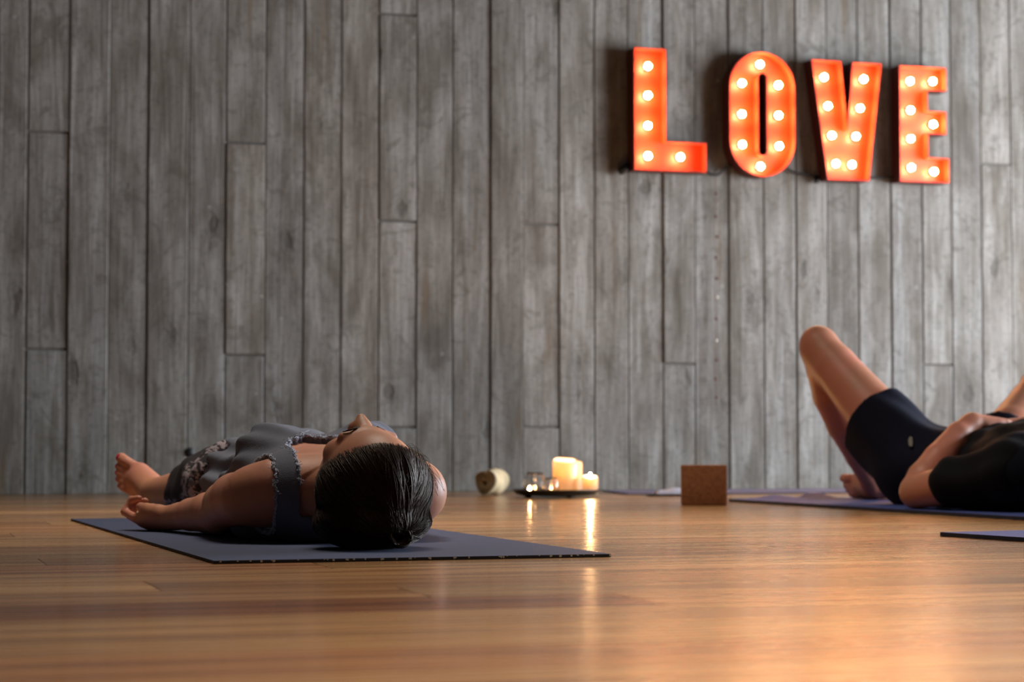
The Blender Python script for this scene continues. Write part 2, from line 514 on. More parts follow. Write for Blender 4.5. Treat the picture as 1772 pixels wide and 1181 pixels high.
# ------------------------------------------------------------------ LOVE sign
def offset_poly(P, t):
    """inward offset of a CCW polygon (x,z)"""
    n = len(P); out = []
    for i in range(n):
        a, b, c = Vector(P[i-1]), Vector(P[i]), Vector(P[(i+1) % n])
        d1 = (b-a).normalized(); d2 = (c-b).normalized()
        n1 = Vector((-d1.y, d1.x)); n2 = Vector((-d2.y, d2.x))
        k = (n1+n2); k = k/max(.35, k.dot(n1))
        out.append(tuple(b+k*t))
    return out
def ccw(P):
    A = sum(P[i-1][0]*P[i][1]-P[i][0]*P[i-1][1] for i in range(len(P)))
    return P if A > 0 else P[::-1]
YB, YP, YF = 7.214, 7.185, 7.145   # wall side, recessed panel, front lip
def letter(ch, outline, hole, bulbs, label):
    outline = ccw(outline)
    cx = sum(p[0] for p in outline)/len(outline); zb = min(p[1] for p in outline)
    root = empty('marquee_letter', (cx, YB, zb), label, 'letter sign', None)
    og = (cx, YB, zb)
    tk = .0035
    m = MB()
    def ring(loop, inner):
        n = len(loop)
        V = []
        for (P, y) in ((loop, YB), (loop, YF), (inner, YF), (inner, YP)):
            V += [(p[0], y, p[1]) for p in P]
        F = []
        for r in range(3):
            for i in range(n):
                k = (i+1) % n
                F.append((r*n+i, r*n+k, (r+1)*n+k, (r+1)*n+i))
        m.add(V, F)
    inn = offset_poly(outline, tk)
    ring(outline, inn)
    loops = [[Vector((p[0], p[1], 0)) for p in offset_poly(outline, .001)]]
    if hole:
        hl = ccw(hole)[::-1]
        hin = offset_poly(hl, tk)
        ring(hl, hin)
        loops.append([Vector((p[0], p[1], 0)) for p in offset_poly(hl, .001)])
    def loc(o):
        o.location = (0, 0, 0)
    def shift(mb):
        mb.v = [(a-og[0], b-og[1], c-og[2]) for a, b, c in mb.v]
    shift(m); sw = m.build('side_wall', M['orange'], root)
    sw.data.materials.append(M['sign_side'])  # outer faces take the colour with their shade painted in
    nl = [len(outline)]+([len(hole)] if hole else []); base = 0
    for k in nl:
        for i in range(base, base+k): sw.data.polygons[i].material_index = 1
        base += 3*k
    tri = tessellate_polygon(loops)
    pts = [p for l in loops for p in l]
    b = MB(); b.add([(p.x, YP, p.y) for p in pts], tri); shift(b)
    pn = b.build('back_panel', M['orange'], root)
    sm = MB(); sm.sphere((0, 0, 0), (.0120, .0145, .0120), 16, 10)
    so = MB(); so.v = []; so.lathe([(.012, 0), (.012, .012), (.009, .014)], n=16)
    so.v = [(x, -z, y) for x, y, z in so.v]
    first = None
    for (x, z) in bulbs:
        if first is None:
            bo = sm.build('bulb', M['bulb'], root, True); so_ = so.build('socket', M['black_plastic'], bo)
            so_.location = (0, .020, 0)
            first = (bo, so_)
        else:
            bo = first[0].copy(); link(bo, root)
            s2 = first[1].copy(); link(s2, bo)
        bo.location = (x-og[0], YP-.021-og[1], z-og[2])
    return root
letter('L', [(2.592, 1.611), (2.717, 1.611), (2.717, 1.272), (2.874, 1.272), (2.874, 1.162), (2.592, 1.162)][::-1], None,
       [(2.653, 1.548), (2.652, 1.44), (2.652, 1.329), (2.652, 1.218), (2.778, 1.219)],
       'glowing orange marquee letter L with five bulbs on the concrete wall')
def arc(cx, cz, rx, rz, a0, a1, n): return [(cx+rx*math.cos(math.radians(a0+(a1-a0)*i/n)), cz+rz*math.sin(math.radians(a0+(a1-a0)*i/n))) for i in range(n+1)]
Oo = arc(3.0965, 1.487, .132, .134, 0, 180, 20)+arc(3.0965, 1.289, .132, .134, 180, 360, 20)
Oh = arc(3.097, 1.524, .0155, .0155, 0, 180, 8)+arc(3.097, 1.251, .0155, .0155, 180, 360, 8)
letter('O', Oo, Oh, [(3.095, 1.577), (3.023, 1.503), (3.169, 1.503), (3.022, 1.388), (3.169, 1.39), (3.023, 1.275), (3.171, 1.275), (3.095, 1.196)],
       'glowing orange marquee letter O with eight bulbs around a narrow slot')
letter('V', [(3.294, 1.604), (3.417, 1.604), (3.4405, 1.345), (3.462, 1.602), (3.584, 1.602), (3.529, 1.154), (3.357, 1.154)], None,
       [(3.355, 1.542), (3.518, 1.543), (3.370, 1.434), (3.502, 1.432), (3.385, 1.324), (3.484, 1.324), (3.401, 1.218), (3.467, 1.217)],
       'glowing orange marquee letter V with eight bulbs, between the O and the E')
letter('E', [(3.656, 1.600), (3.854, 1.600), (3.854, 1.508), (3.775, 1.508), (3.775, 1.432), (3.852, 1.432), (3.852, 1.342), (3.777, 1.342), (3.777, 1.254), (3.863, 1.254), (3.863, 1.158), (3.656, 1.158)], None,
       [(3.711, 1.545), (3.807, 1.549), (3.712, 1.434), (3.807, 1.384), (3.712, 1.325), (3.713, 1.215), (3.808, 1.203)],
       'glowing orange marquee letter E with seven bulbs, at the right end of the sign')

# black cord with its plug and clip
cd = empty('power_cord', (2.562, 7.20, 1.15), 'black electric cord sagging between the four orange letters on the wall', 'cord')
def csh(p): return (p[0]-2.562, p[1]-7.20, p[2]-1.15)
mb = MB()
mb.tube([csh((x, 7.203, z)) for x, z in [(q[0], q[1]) for q in [(2.575, 1.165), (2.60, 1.18), (2.70, 1.185), (2.86, 1.186), (2.89, 1.177), (2.912, 1.165), (2.942, 1.163), (2.968, 1.188), (3.0, 1.20), (3.19, 1.21), (3.216, 1.202), (3.244, 1.185), (3.303, 1.176), (3.34, 1.172), (3.50, 1.172), (3.552, 1.174), (3.624, 1.178), (3.70, 1.18)]]], .0045, 8)
mb.build('cable', M['black_plastic'], cd, True)
mb = MB(); mb.tube([csh((2.552, 7.195, 1.158)), csh((2.572, 7.195, 1.172)), csh((2.592, 7.198, 1.186))], [.013, .016, .012], 10); mb.build('plug', M['black_plastic'], cd, True)
mb = MB(); mb.tube([csh((3.338, 7.20, 1.147)), csh((3.338, 7.20, 1.168))], [.010, .009], 10); mb.build('cable_clip', M['black_plastic'], cd, True)

# string of beads
bs = empty('beaded_string', (2.929, 7.20, .31), 'thin thread of small beads hanging down the wall below the sign cord', 'bead string')
mb = MB(); mb.tube([(0+.002*math.sin(i), 0, z) for i, z in enumerate(np.linspace(0, .853, 24))], .0011, 5); mb.build('thread', M['thread'], bs, True)
protos = {}
for i, (x, z) in enumerate([(2.93, 1.092), (2.929, 1.008), (2.934, .933), (2.929, .856), (2.931, .779), (2.93, .709), (2.928, .630), (2.927, .549), (2.929, .477), (2.926, .408), (2.928, .34)]):
    clear = i in (5, 7)
    if clear not in protos:
        mb = MB(); mb.sphere((0, 0, 0), (.0062, .0062, .0058), 12, 8)
        o = mb.build('bead', M['bead_clear' if clear else 'bead_dark'], bs, True); protos[clear] = o
        if clear: o['label'] = 'clear shiny bead'
    else:
        o = protos[clear].copy(); link(o, bs)
    o.location = (x-2.929, -.007, z-.31)

mb = MB(); mb.lathe([(.004, 0), (.014, .002), (.016, .008), (.013, .012), (.004, .013)], n=20)
mb.v = [(x, -z, y) for x, y, z in mb.v]
o = mb.build('wall_plug', M['black_plastic'], None, True); o.location = (1.0, 7.224, .141)
tag(o, 'small round black plug low on the concrete wall behind the lying woman', 'wall plug')

# ------------------------------------------------------------------ mats
def yoga_mat(corners, label, mat, bumps=None, th=.005, specks=False, nu=60, nv=24):
    """corners: near-left, near-right, far-right, far-left (x,y)"""
    A, B, C, D = [Vector((*c, 0)) for c in corners]
    base = (A+B+C+D)/4
    root = empty('yoga_mat', base, label, 'yoga mat')
    V = []; F = []
    def pt(u, v): return (A*(1-u)+B*u)*(1-v)+(D*(1-u)+C*u)*v-base
    for j in range(nv+1):
        for i in range(nu+1):
            u, v = i/nu, j/nv
            p = pt(u, v); hz = bumps(u, v) if bumps else 0
            V.append((p.x, p.y, hz+th))
    nn = nu+1
    for j in range(nv):
        for i in range(nu):
            F.append((j*nn+i, j*nn+i+1, (j+1)*nn+i+1, (j+1)*nn+i))
    mesh_obj('mat_surface', V, F, mat, root, True)
    # edge band
    ring = [i for i in range(nn)]+[j*nn+nu for j in range(1, nv+1)]+[nv*nn+i for i in range(nu-1, -1, -1)]+[j*nn for j in range(nv-1, 0, -1)]
    EV = [V[i] for i in ring]+[(V[i][0], V[i][1], max(.0004, V[i][2]-th+.0004)) for i in ring]
    n = len(ring)
    EF = [(i, n+i, n+(i+1) % n, (i+1) % n) for i in range(n)]
    mesh_obj('mat_edge', EV, EF, M['mat_edge'], root)
    if specks:
        m = MB()
        for k in range(46):
            u = random.random(); p = pt(u, 0)
            m.box((p.x-.0012*random.uniform(.5, 1.6), p.y-.0009, random.uniform(.0015, .0042)), (p.x+.0012, p.y+.0002, .0046))
        m.build('speck', M['speck'], root)
        root.children[-1]['kind'] = 'stuff'
    return root
yoga_mat([(.459, 3.05), (1.071, 3.062), (1.02, 4.80), (.402, 4.808)], 'slate blue yoga mat under the lying woman', M['mat'], specks=True)
def bm(u, v):
    h = .010*math.exp(-((u-.24)/.08)**2)+.017*math.exp(-((u-.44)/.055)**2)
    return h*max(0, min(1, (v-.91)/.06))
yoga_mat([(2.46, 3.98), (3.08, 4.02), (3.00, 5.80), (2.385, 5.77)], 'dark blue yoga mat with a buckled far end, under the man with bent legs', M['mat_blue'], bumps=bm, th=.009, nu=40, nv=60)
yoga_mat([(2.37, 6.60), (4.15, 6.58), (4.15, 7.13), (2.46, 7.13)], 'lilac grey yoga mat lying along the foot of the concrete wall', M['mat_purple'])
yoga_mat([(2.17, 1.85), (2.77, 1.95), (2.50, 3.66), (1.895, 3.555)], 'blue yoga mat corner nearest the camera at the right edge of the picture', M['mat_blue'], th=.008)

# ------------------------------------------------------------------ candles and small things
TX, TY = 2.055, 6.40
tr = empty('candle_tray', (TX, TY, 0), 'round black tray on little feet carrying candles and glass votives', 'tray')
mb = MB(); mb.lathe([(.0, .006), (.112, .006), (.130, .011), (.141, .024), (.143, .026), (.139, .026), (.127, .015), (.110, .010), (0, .010)], n=56)
mb.build('dish', M['tray'], tr, True)
for a in (40, 160, 280):
    mb = MB(); mb.lathe([(.010, 0), (.012, .003), (.009, .007)], c=(.09*math.cos(math.radians(a)), .09*math.sin(math.radians(a)), 0), n=14)
    mb.build('foot', M['tray'], tr, True)

def flame_mesh(parent, c, h=.022, r=.0042, mt='flame'):
    m = MB(); m.lathe([(.0008, 0), (r*.75, h*.15), (r, h*.32), (r*.8, h*.55), (r*.4, h*.8), (.0004, h)], n=12)
    o = m.build('flame', M[mt], parent, True); o.location = c
    m = MB(); m.tube([(0, 0, -.008), (.0008, 0, 0), (.0018, 0, .006)], .0009, 6)
    w = m.build('wick', M['black_plastic'], parent, True); w.location = c
    return o
def candle(x, y, z, r, h, label, dip, flame_h, seed):
    rr = random.Random(seed)
    root = empty('pillar_candle', (x, y, z), label, 'candle', None)
    ph = rr.uniform(0, 6.28)
    t = .0065
    def wob(a, j):
        # melted rim: one side higher, soft waves, only on the top loops
        if j in (2, 3, 4, 5): return dip*math.cos(a-ph)+.12*dip*math.sin(3*a+ph)
        return 0
    m = MB()
    well = h*.42
    m.lathe([(r*.98, 0), (r, .004), (r, h-.006), (r-.0015, h-.001), (r-.0045, h), (r-t, h-.006), (r-t, well+.004), (r-t-.006, well), (.0005, well-.001)], n=40, wob=wob)
    m.build('wax_body', M['wax'], root, True)
    if flame_h is not None:
        flame_mesh(root, (0, 0, flame_h))
    return root
candle(2.078, 6.385, .010, .0385, .110, 'tallest ivory pillar candle, glowing, in the middle of the black tray', .007, .080, 3)
candle(2.128, 6.450, .010, .029, .104, 'pale pillar candle standing just behind the tallest candle', .003, .074, 5)
candle(2.150, 6.345, .010, .0245, .057, 'short lit candle with a bright flame at the right end of the tray', .004, .046, 8)

def votive(x, y, z, r, h, label, flames):
    root = empty('glass_votive', (x, y, z), label, 'candle holder', None)
    m = MB()
    out = [(r*.55, 0), (r*.86, h*.12), (r, h*.42), (r*.93, h*.68), (r*.72, h*.88), (r*.70, h)]
    t = .0022
    inn = [(max(a-t, .001), max(b, t)) for a, b in out][::-1]
    m.lathe([(.0, 0)]+out+inn+[(0, t)], n=32)
    m.build('bowl', M['glass'], root, True)
    return root
def tealight(x, y, z, label):
    root = empty('tealight', (x, y, z), label, 'candle', 'tealights on the tray')
    m = MB(); m.lathe([(.0, 0), (.0145, 0), (.0145, .011), (.0135, .011), (.0135, .009), (.0, .009)], n=20); m.build('cup', M['steel'], root, True)
    m = MB(); m.lathe([(.013, .0085), (.013, .0095), (.0, .0097)], n=18); m.build('wax_disc', M['wax'], root, True)
    f = flame_mesh(root, (0, 0, .012), .013, .0042, 'tea_flame')
    return root
M['steel'] = plain('thin_aluminium', (.6, .58, .56), .3, Metallic=1.0)
votive(1.985, 6.405, .0112, .038, .068, 'larger clear glass votive bowl with a narrowed neck, left of the candles', 1)
votive(2.020, 6.345, .0112, .027, .052, 'smaller round glass votive touching the tallest candle', 1)
tealight(1.957, 6.372, .0112, 'small lit tealight at the left end of the tray')
tealight(1.985, 6.405, .0136, 'small lit tealight inside the larger glass votive')
tealight(2.020, 6.345, .0136, 'small lit tealight inside the smaller glass votive')

# rolled towel
def rolled_towel():
    root = empty('rolled_towel', (1.93, 6.72, 0), 'cream towel rolled into a short thick roll, alone by the wall left of the candles', 'towel')
    m = MB()
    L = .078; t = .0058
    turns = 3.2; n = 120
    prof = []
    for i in range(n+1):
        a = i/n*turns*2*math.pi
        r = .006+.0105*a/(2*math.pi)
        prof.append((a, r))
    V = []; F = []
    K = 9
    for k in range(K+1):
        y = (k/K-.5)*L
        for (a, r) in prof:
            w = 1+.05*math.sin(3*a+k*.8)+.04*math.sin(k*1.7)
            R = r*w
            # pull outer turns in on one end
            V.append((R*math.cos(a), y*(1+.05*math.sin(a*.5))+.004*math.sin(a*2+1), R*math.sin(a)))
        for (a, r) in prof:
            w = 1+.05*math.sin(3*a+k*.8)+.04*math.sin(k*1.7)
            R = (r+t)*w
            V.append((R*math.cos(a), y*(1+.05*math.sin(a*.5))+.004*math.sin(a*2+1), R*math.sin(a)))
    s = 2*(n+1)
    for k in range(K):
        for i in range(n):
            F.append((k*s+i, (k+1)*s+i, (k+1)*s+i+1, k*s+i+1))
            F.append((k*s+n+1+i, k*s+n+2+i, (k+1)*s+n+2+i, (k+1)*s+n+1+i))
        F.append((k*s+n, (k+1)*s+n, (k+1)*s+2*n+1, k*s+2*n+1))
        F.append((k*s, k*s+n+1, (k+1)*s+n+1, (k+1)*s))
    for k in (0, K):
        for i in range(n):
            F.append((k*s+i, k*s+i+1, k*s+n+2+i, k*s+n+1+i))
    V = np.array(V)
    a = math.radians(-52)
    R = np.array([[math.cos(a), -math.sin(a), 0], [math.sin(a), math.cos(a), 0], [0, 0, 1]])
    V = V@R.T
    V[:, 2] -= V[:, 2].min()
    mesh_obj('rolled_cloth', V, F, M['towel'], root, True)
rolled_towel()

def rounded_box(name, sx, sy, sz, r, mat, parent=None):
    import bmesh
    bmh = bmesh.new(); bmesh.ops.create_cube(bmh, size=1)
    for v in bmh.verts: v.co = Vector((v.co.x*sx, v.co.y*sy, (v.co.z+.5)*sz))
    bmesh.ops.bevel(bmh, geom=bmh.edges[:], offset=r, segments=3, profile=.5, affect='EDGES')
    me = bpy.data.meshes.new(name); bmh.to_mesh(me); bmh.free()
    me.polygons.foreach_set('use_smooth', [True]*len(me.polygons)); me.materials.append(mat)
    return link(bpy.data.objects.new(name, me), parent)
o = rounded_box('yoga_block', .127, .076, .112, .004, M['cork']); o.location = (2.207, 5.520, 0); o.rotation_euler = (0, 0, math.radians(-19))
tag(o, 'brown cork yoga block standing on the floor right of the candle tray', 'yoga block')

# folded white cloth on a flat dark case
o = rounded_box('flat_case', .150, .10, .007, .002, M['black_plastic']); o.location = (2.455, 6.425, 0); o.rotation_euler = (0, 0, math.radians(-14))
tag(o, 'thin flat dark case on the floor behind the yoga block, under the white cloth', 'case')
def folded_cloth():
    V = []; F = []; nx, ny = 28, 10
    def h(u, v, l): return .0035*l+.004*math.sin(u*7+1)*math.sin(v*3+.5)+.006*max(0, math.sin((u-.35)*4))
    lay = 3
    m = MB()
    for l in range(lay):
        top = []; 
        for j in range(ny+1):
            for i in range(nx+1):
                u, v = i/nx, j/ny
                edge = min(u, 1-u, v, 1-v)
                rr = min(1, edge*14)
                top.append(((u-.5)*(.098-.006*l), (v-.5)*(.062-.004*l), .001+l*.0036+(.0012+.0022*rr)+max(0, .007*math.sin((u-.25)*3.6))*rr))
        bot = [(x, y, z-.0032) for x, y, z in top]
        n = len(top); nn = nx+1
        Fs = []
        for j in range(ny):
            for i in range(nx):
                a = j*nn+i
                Fs += [(a, a+1, a+nn+1, a+nn), (n+a, n+a+nn, n+a+nn+1, n+a+1)]
        ring = list(range(nn))+[j*nn+nx for j in range(1, ny+1)]+[ny*nn+i for i in range(nx-1, -1, -1)]+[j*nn for j in range(ny-1, 0, -1)]
        Fs += [(ring[k], n+ring[k], n+ring[(k+1) % len(ring)], ring[(k+1) % len(ring)]) for k in range(len(ring))]
        m.add(top+bot, Fs)
    o = m.build('folded_cloth', M['white_cloth'], None, True)
    zmin = min(v[2] for v in m.v)
    o.location = (2.450, 6.42, .007-zmin); o.rotation_euler = (0, 0, math.radians(-14))
    tag(o, 'small white folded cloth lying on the flat dark case behind the yoga block', 'cloth')
folded_cloth()

# ------------------------------------------------------------------ implicit body modelling
def smin(a, b, k):
    if k <= 0: return np.minimum(a, b)
    h = np.maximum(k-np.abs(a-b), 0)/k
    return np.minimum(a, b)-h*h*k*.25

class Field:
    def __init__(s, gx, gy, gz):
        s.g = [np.asarray(a, dtype=np.float32) for a in (gx, gy, gz)]
        s.v = np.full([len(a) for a in s.g], .25, dtype=np.float32)
    def copy(s):
        f = Field.__new__(Field); f.g = s.g; f.v = s.v.copy(); return f
    def sub(s, lo, hi):
        sl = []
        for a, l, h in zip(s.g, lo, hi):
            i0 = int(np.searchsorted(a, l)); i1 = int(np.searchsorted(a, h))
            sl.append(slice(max(0, i0-1), min(len(a), i1+1)))
        sl = tuple(sl)
        X = s.g[0][sl[0]][:, None, None]; Y = s.g[1][sl[1]][None, :, None]; Z = s.g[2][sl[2]][None, None, :]
        return sl, X, Y, Z
    def _put(s, sl, d, k, carve=False):
        if carve: s.v[sl] = -smin(-s.v[sl], d, k)
        else: s.v[sl] = smin(s.v[sl], d, k)
    def cap(s, a, b, ra, rb, k=.02, sq=None, carve=False):
        """tapered capsule; sq=(axis vector, factor) flattens it"""
        a = np.array(a, float); b = np.array(b, float)
        R = max(ra, rb)*(1 if sq is None else max(1, sq[1]))+k+.012
        sl, X, Y, Z = s.sub(np.minimum(a, b)-R, np.maximum(a, b)+R)
        if sl and 0 in s.v[sl].shape: return s
        px, py, pz = X-a[0], Y-a[1], Z-a[2]
        ba = b-a
        L2 = float(ba@ba)+1e-12
        t = np.clip((px*ba[0]+py*ba[1]+pz*ba[2])/L2, 0, 1)
        qx, qy, qz = px-t*ba[0], py-t*ba[1], pz-t*ba[2]
        f = 1.0
        if sq is not None:
            n = np.array(sq[0], float); n -= ba*(n@ba)/L2; n /= np.linalg.norm(n)
            c = qx*n[0]+qy*n[1]+qz*n[2]
            m = 1/sq[1]-1
            qx, qy, qz = qx+n[0]*c*m, qy+n[1]*c*m, qz+n[2]*c*m
            f = min(1.0, sq[1])**.5
        d = (np.sqrt(qx*qx+qy*qy+qz*qz)-(ra+(rb-ra)*t))*f
        s._put(sl, d.astype(np.float32), k, carve)
        return s
    def chain(s, pts, k=.02, sq=None, kin=.007):
        """a limb: the segments barely blend with each other, then the limb blends with the rest"""
        tmp = Field.__new__(Field); tmp.g = s.g
        C = np.array([p for p, _ in pts], float); R = max(r for _, r in pts)+k+.02
        sl = []
        for q in range(3):
            i0 = max(0, int(np.searchsorted(s.g[q], C[:, q].min()-R))-1); i1 = min(len(s.g[q]), int(np.searchsorted(s.g[q], C[:, q].max()+R))+1)
            sl.append(slice(i0, i1))
        tmp.g = [g[q] for g, q in zip(s.g, sl)]
        tmp.v = np.full([len(g) for g in tmp.g], .25, dtype=np.float32)
        for (a, ra), (b, rb) in zip(pts[:-1], pts[1:]): tmp.cap(a, b, ra, rb, kin, sq)
        sl = tuple(sl)
        s.v[sl] = smin(s.v[sl], tmp.v, k)
        return s
    def ell(s, c, r, k=.02, rot=None, carve=False):
        c = np.array(c, float); r = np.array(r, float)
        R = r.max()+k+.012
        ext = np.full(3, R) if rot is not None else r+k+.012
        sl, X, Y, Z = s.sub(c-ext, c+ext)
        if 0 in s.v[sl].shape: return s
        x, y, z = X-c[0], Y-c[1], Z-c[2]
        if rot is not None:
            Q = np.array(rot, float)   # rows: local axes
            x, y, z = (x*Q[i][0]+y*Q[i][1]+z*Q[i][2] for i in range(3))
        k0 = np.sqrt((x/r[0])**2+(y/r[1])**2+(z/r[2])**2)
        k1 = np.sqrt((x/r[0]**2)**2+(y/r[1]**2)**2+(z/r[2]**2)**2)+1e-9
        d = k0*(k0-1)/k1
        s._put(sl, d.astype(np.float32), k, carve)
        return s
    def clip(s, fn, k=0.0):
        """intersect with fn(X,Y,Z)<0"""
        X = s.g[0][:, None, None]; Y = s.g[1][None, :, None]; Z = s.g[2][None, None, :]
        d = np.broadcast_to(fn(X, Y, Z), s.v.shape).astype(np.float32)
        s.v = -smin(-s.v, -d, k) if k else np.maximum(s.v, d)
        return s
    def displace(s, fn):
        X = s.g[0][:, None, None]; Y = s.g[1][None, :, None]; Z = s.g[2][None, None, :]
        s.v = s.v+fn(X, Y, Z).astype(np.float32)
        return s
    def mesh(s):
        v = s.v; ins = v < 0
        cnt = np.zeros([n-1 for n in v.shape], dtype=np.int8)
        for dx in (0, 1):
            for dy in (0, 1):
                for dz in (0, 1):
                    cnt += ins[dx:ins.shape[0]-1+dx, dy:ins.shape[1]-1+dy, dz:ins.shape[2]-1+dz]
        act = np.argwhere((cnt > 0) & (cnt < 8))
        idx = np.full(cnt.shape, -1, dtype=np.int32)
        idx[act[:, 0], act[:, 1], act[:, 2]] = np.arange(len(act))
        G = s.g
        acc = np.zeros((len(act), 3)); num = np.zeros(len(act))
        corners = [(0,0,0),(1,0,0),(0,1,0),(1,1,0),(0,0,1),(1,0,1),(0,1,1),(1,1,1)]
        vals = {c: v[act[:, 0]+c[0], act[:, 1]+c[1], act[:, 2]+c[2]] for c in corners}
        for c in corners:
            for ax in range(3):
                if c[ax]: continue
                d = list(c); d[ax] = 1; d = tuple(d)
                a, b = vals[c], vals[d]
                m = (a < 0) != (b < 0)
                t = np.where(m, a/np.where(m, a-b, 1), 0)
                for q in range(3):
                    lo = G[q][act[:, q]+c[q]]
                    if q == ax:
                        hi = G[q][act[:, q]+1]
                        acc[:, q] += np.where(m, lo+(hi-lo)*t, 0)
                    else:
                        acc[:, q] += np.where(m, lo, 0)
                num += m
        V = acc/num[:, None]
        faces = []
        # edges along each axis
        for ax in range(3):
            sh = list(v.shape)
            A = [slice(None)]*3; B = [slice(None)]*3
            A[ax] = slice(0, sh[ax]-1); B[ax] = slice(1, sh[ax])
            a = ins[tuple(A)]; b = ins[tuple(B)]
            e = np.argwhere(a != b)
            o1, o2 = [q for q in range(3) if q != ax]
            ok = (e[:, o1] > 0) & (e[:, o2] > 0) & (e[:, o1] < sh[o1]-1) & (e[:, o2] < sh[o2]-1)
            e = e[ok]
            if not len(e): continue
            def cell(d1, d2):
                w = e.copy(); w[:, o1] -= d1; w[:, o2] -= d2
                return idx[w[:, 0], w[:, 1], w[:, 2]]
            q = np.stack([cell(1, 1), cell(0, 1), cell(0, 0), cell(1, 0)], 1)
            inside_first = ins[e[:, 0], e[:, 1], e[:, 2]]
            flip = ~inside_first if ax != 1 else inside_first
            q[flip] = q[flip][:, ::-1]
            faces.append(q)
        return V, np.concatenate(faces)

def fast_mesh(name, V, F, mat, parent=None, smooth=True):
    me = bpy.data.meshes.new(name)
    V = np.ascontiguousarray(V, dtype=np.float32); F = np.ascontiguousarray(F, dtype=np.int32)
    k = F.shape[1]
    me.vertices.add(len(V)); me.vertices.foreach_set('co', V.ravel())
    me.loops.add(F.size); me.loops.foreach_set('vertex_index', F.ravel())
    me.polygons.add(len(F)); me.polygons.foreach_set('loop_start', np.arange(0, F.size, k, dtype=np.int32))
    me.polygons.foreach_set('loop_total', np.full(len(F), k, dtype=np.int32))
    me.polygons.foreach_set('use_smooth', np.full(len(F), smooth))
    me.update(calc_edges=True); me.validate()
    me.materials.append(mat)
    return link(bpy.data.objects.new(name, me), parent)

def steps(*segs):
    out = []
    for a, b, st in segs: out += list(np.arange(a, b-1e-6, st))
    return np.array(out)
def unit(v): v = np.array(v, float); return v/np.linalg.norm(v)

def foot(F, H, e1, e2, e3, S=1.0, k=.012, ankle_r=.032):
    H = np.array(H, float)
    P = lambda a, b, c: H+S*(a*e1+b*e2+c*e3)
    F.ell(P(0, 0, .004), np.array([.034, .029, .034])*S, k, rot=[e1, e2, e3])
    F.cap(P(0, 0, .0), P(.10, .020, -.008), .026*S, .019*S, .02)
    F.cap(P(.03, -.006, .012), P(.125, -.022, -.004), .028*S, .021*S, .025)
    F.cap(P(.03, .0, .04), P(.115, -.004, .008), .030*S, .022*S, .03)
    F.cap(P(.11, .016, -.004), P(.135, .004, -.004), .0185*S, .018*S, .02)
    F.cap(P(.026, -.024, .026), P(.026, -.028, .026), .012*S, .008*S, .012)
    toes = [(-.027, .150, .196, .0125), (-.006, .150, .192, .0085), (.008, .147, .185, .0080), (.021, .140, .175, .0076), (.033, .130, .162, .0072)]
    nails = []
    for (b, a0, a1, r) in toes:
        am = (a0+a1)/2
        F.cap(P(a0-.02, b*.95, -.001), P(am, b, .004), r*1.15*S, r*S, .008)
        F.cap(P(am, b, .004), P(a1, b, -.002), r*S, r*1.08*S, .003)
        nails.append((P(a1+.001, b, -.002+r*.80), r))
    return P(.022, 0, .066), nails

def nail_mesh(nails, e1, e2, e3, parent, S=1.0, mat=None):
    for (c, r) in nails:
        m = MB(); m.sphere((0, 0, 0), (r*.62*S, r*.72*S, r*.30*S), 12, 8)
        Q = np.stack([e1, e2, e3], 1)
        m.v = [tuple(Q@np.array(p)+np.array(c)) for p in m.v]
        m.build('toenail', mat or M['nail'], parent, True)

def hand(F, W, h, t, n, curl=1.0, S=1.0, thumb=None, spread=1.0, das=(.55, .75, .55)):
    """W wrist, h hand direction, t thumb side, n palm normal"""
    W = np.array(W, float)
    P = lambda a, b, c: W+S*(a*h+b*t+c*n)
    F.cap(P(-.01, 0, 0), P(.03, 0, 0), .023*S, .022*S, .02, sq=(n, .72))
    for b in (.024, .008, -.008, -.023):
        F.cap(P(.015, b*.55, 0), P(.082 if abs(b) < .02 else .076, b, 0), .0125*S, .0105*S, .012)
    F.cap(P(.02, .018, .006), P(.05, .026, .006), .015*S, .012*S, .014)      # thenar
    F.cap(P(.02, -.018, .006), P(.055, -.022, .004), .0125*S, .011*S, .012)
    for b, l, a0 in ((.026, 1.0, .083), (.0085, 1.1, .086), (-.0085, 1.02, .083), (-.0245, .82, .076)):
        p = P(a0, b, 0); ang = 0
        r = .0086*S*(1 if l > .9 else .9)
        d = unit(h+t*b*3*spread)
        for sl_, da in ((.043, das[0]), (.027, das[1]), (.021, das[2])):
            ang += da*curl
            q = p+S*sl_*l*(d*math.cos(ang)+n*math.sin(ang))
            F.cap(p, q, r, r*.92, .004); p = q; r *= .92
    if thumb is None: thumb = [(.028, .026, .006), (.062, .050, .018), (.088, .054, .030)]
    T = [P(*x) for x in thumb]
    F.cap(T[0], T[1], .0135*S, .0108*S, .010); F.cap(T[1], T[2], .0105*S, .0092*S, .004)

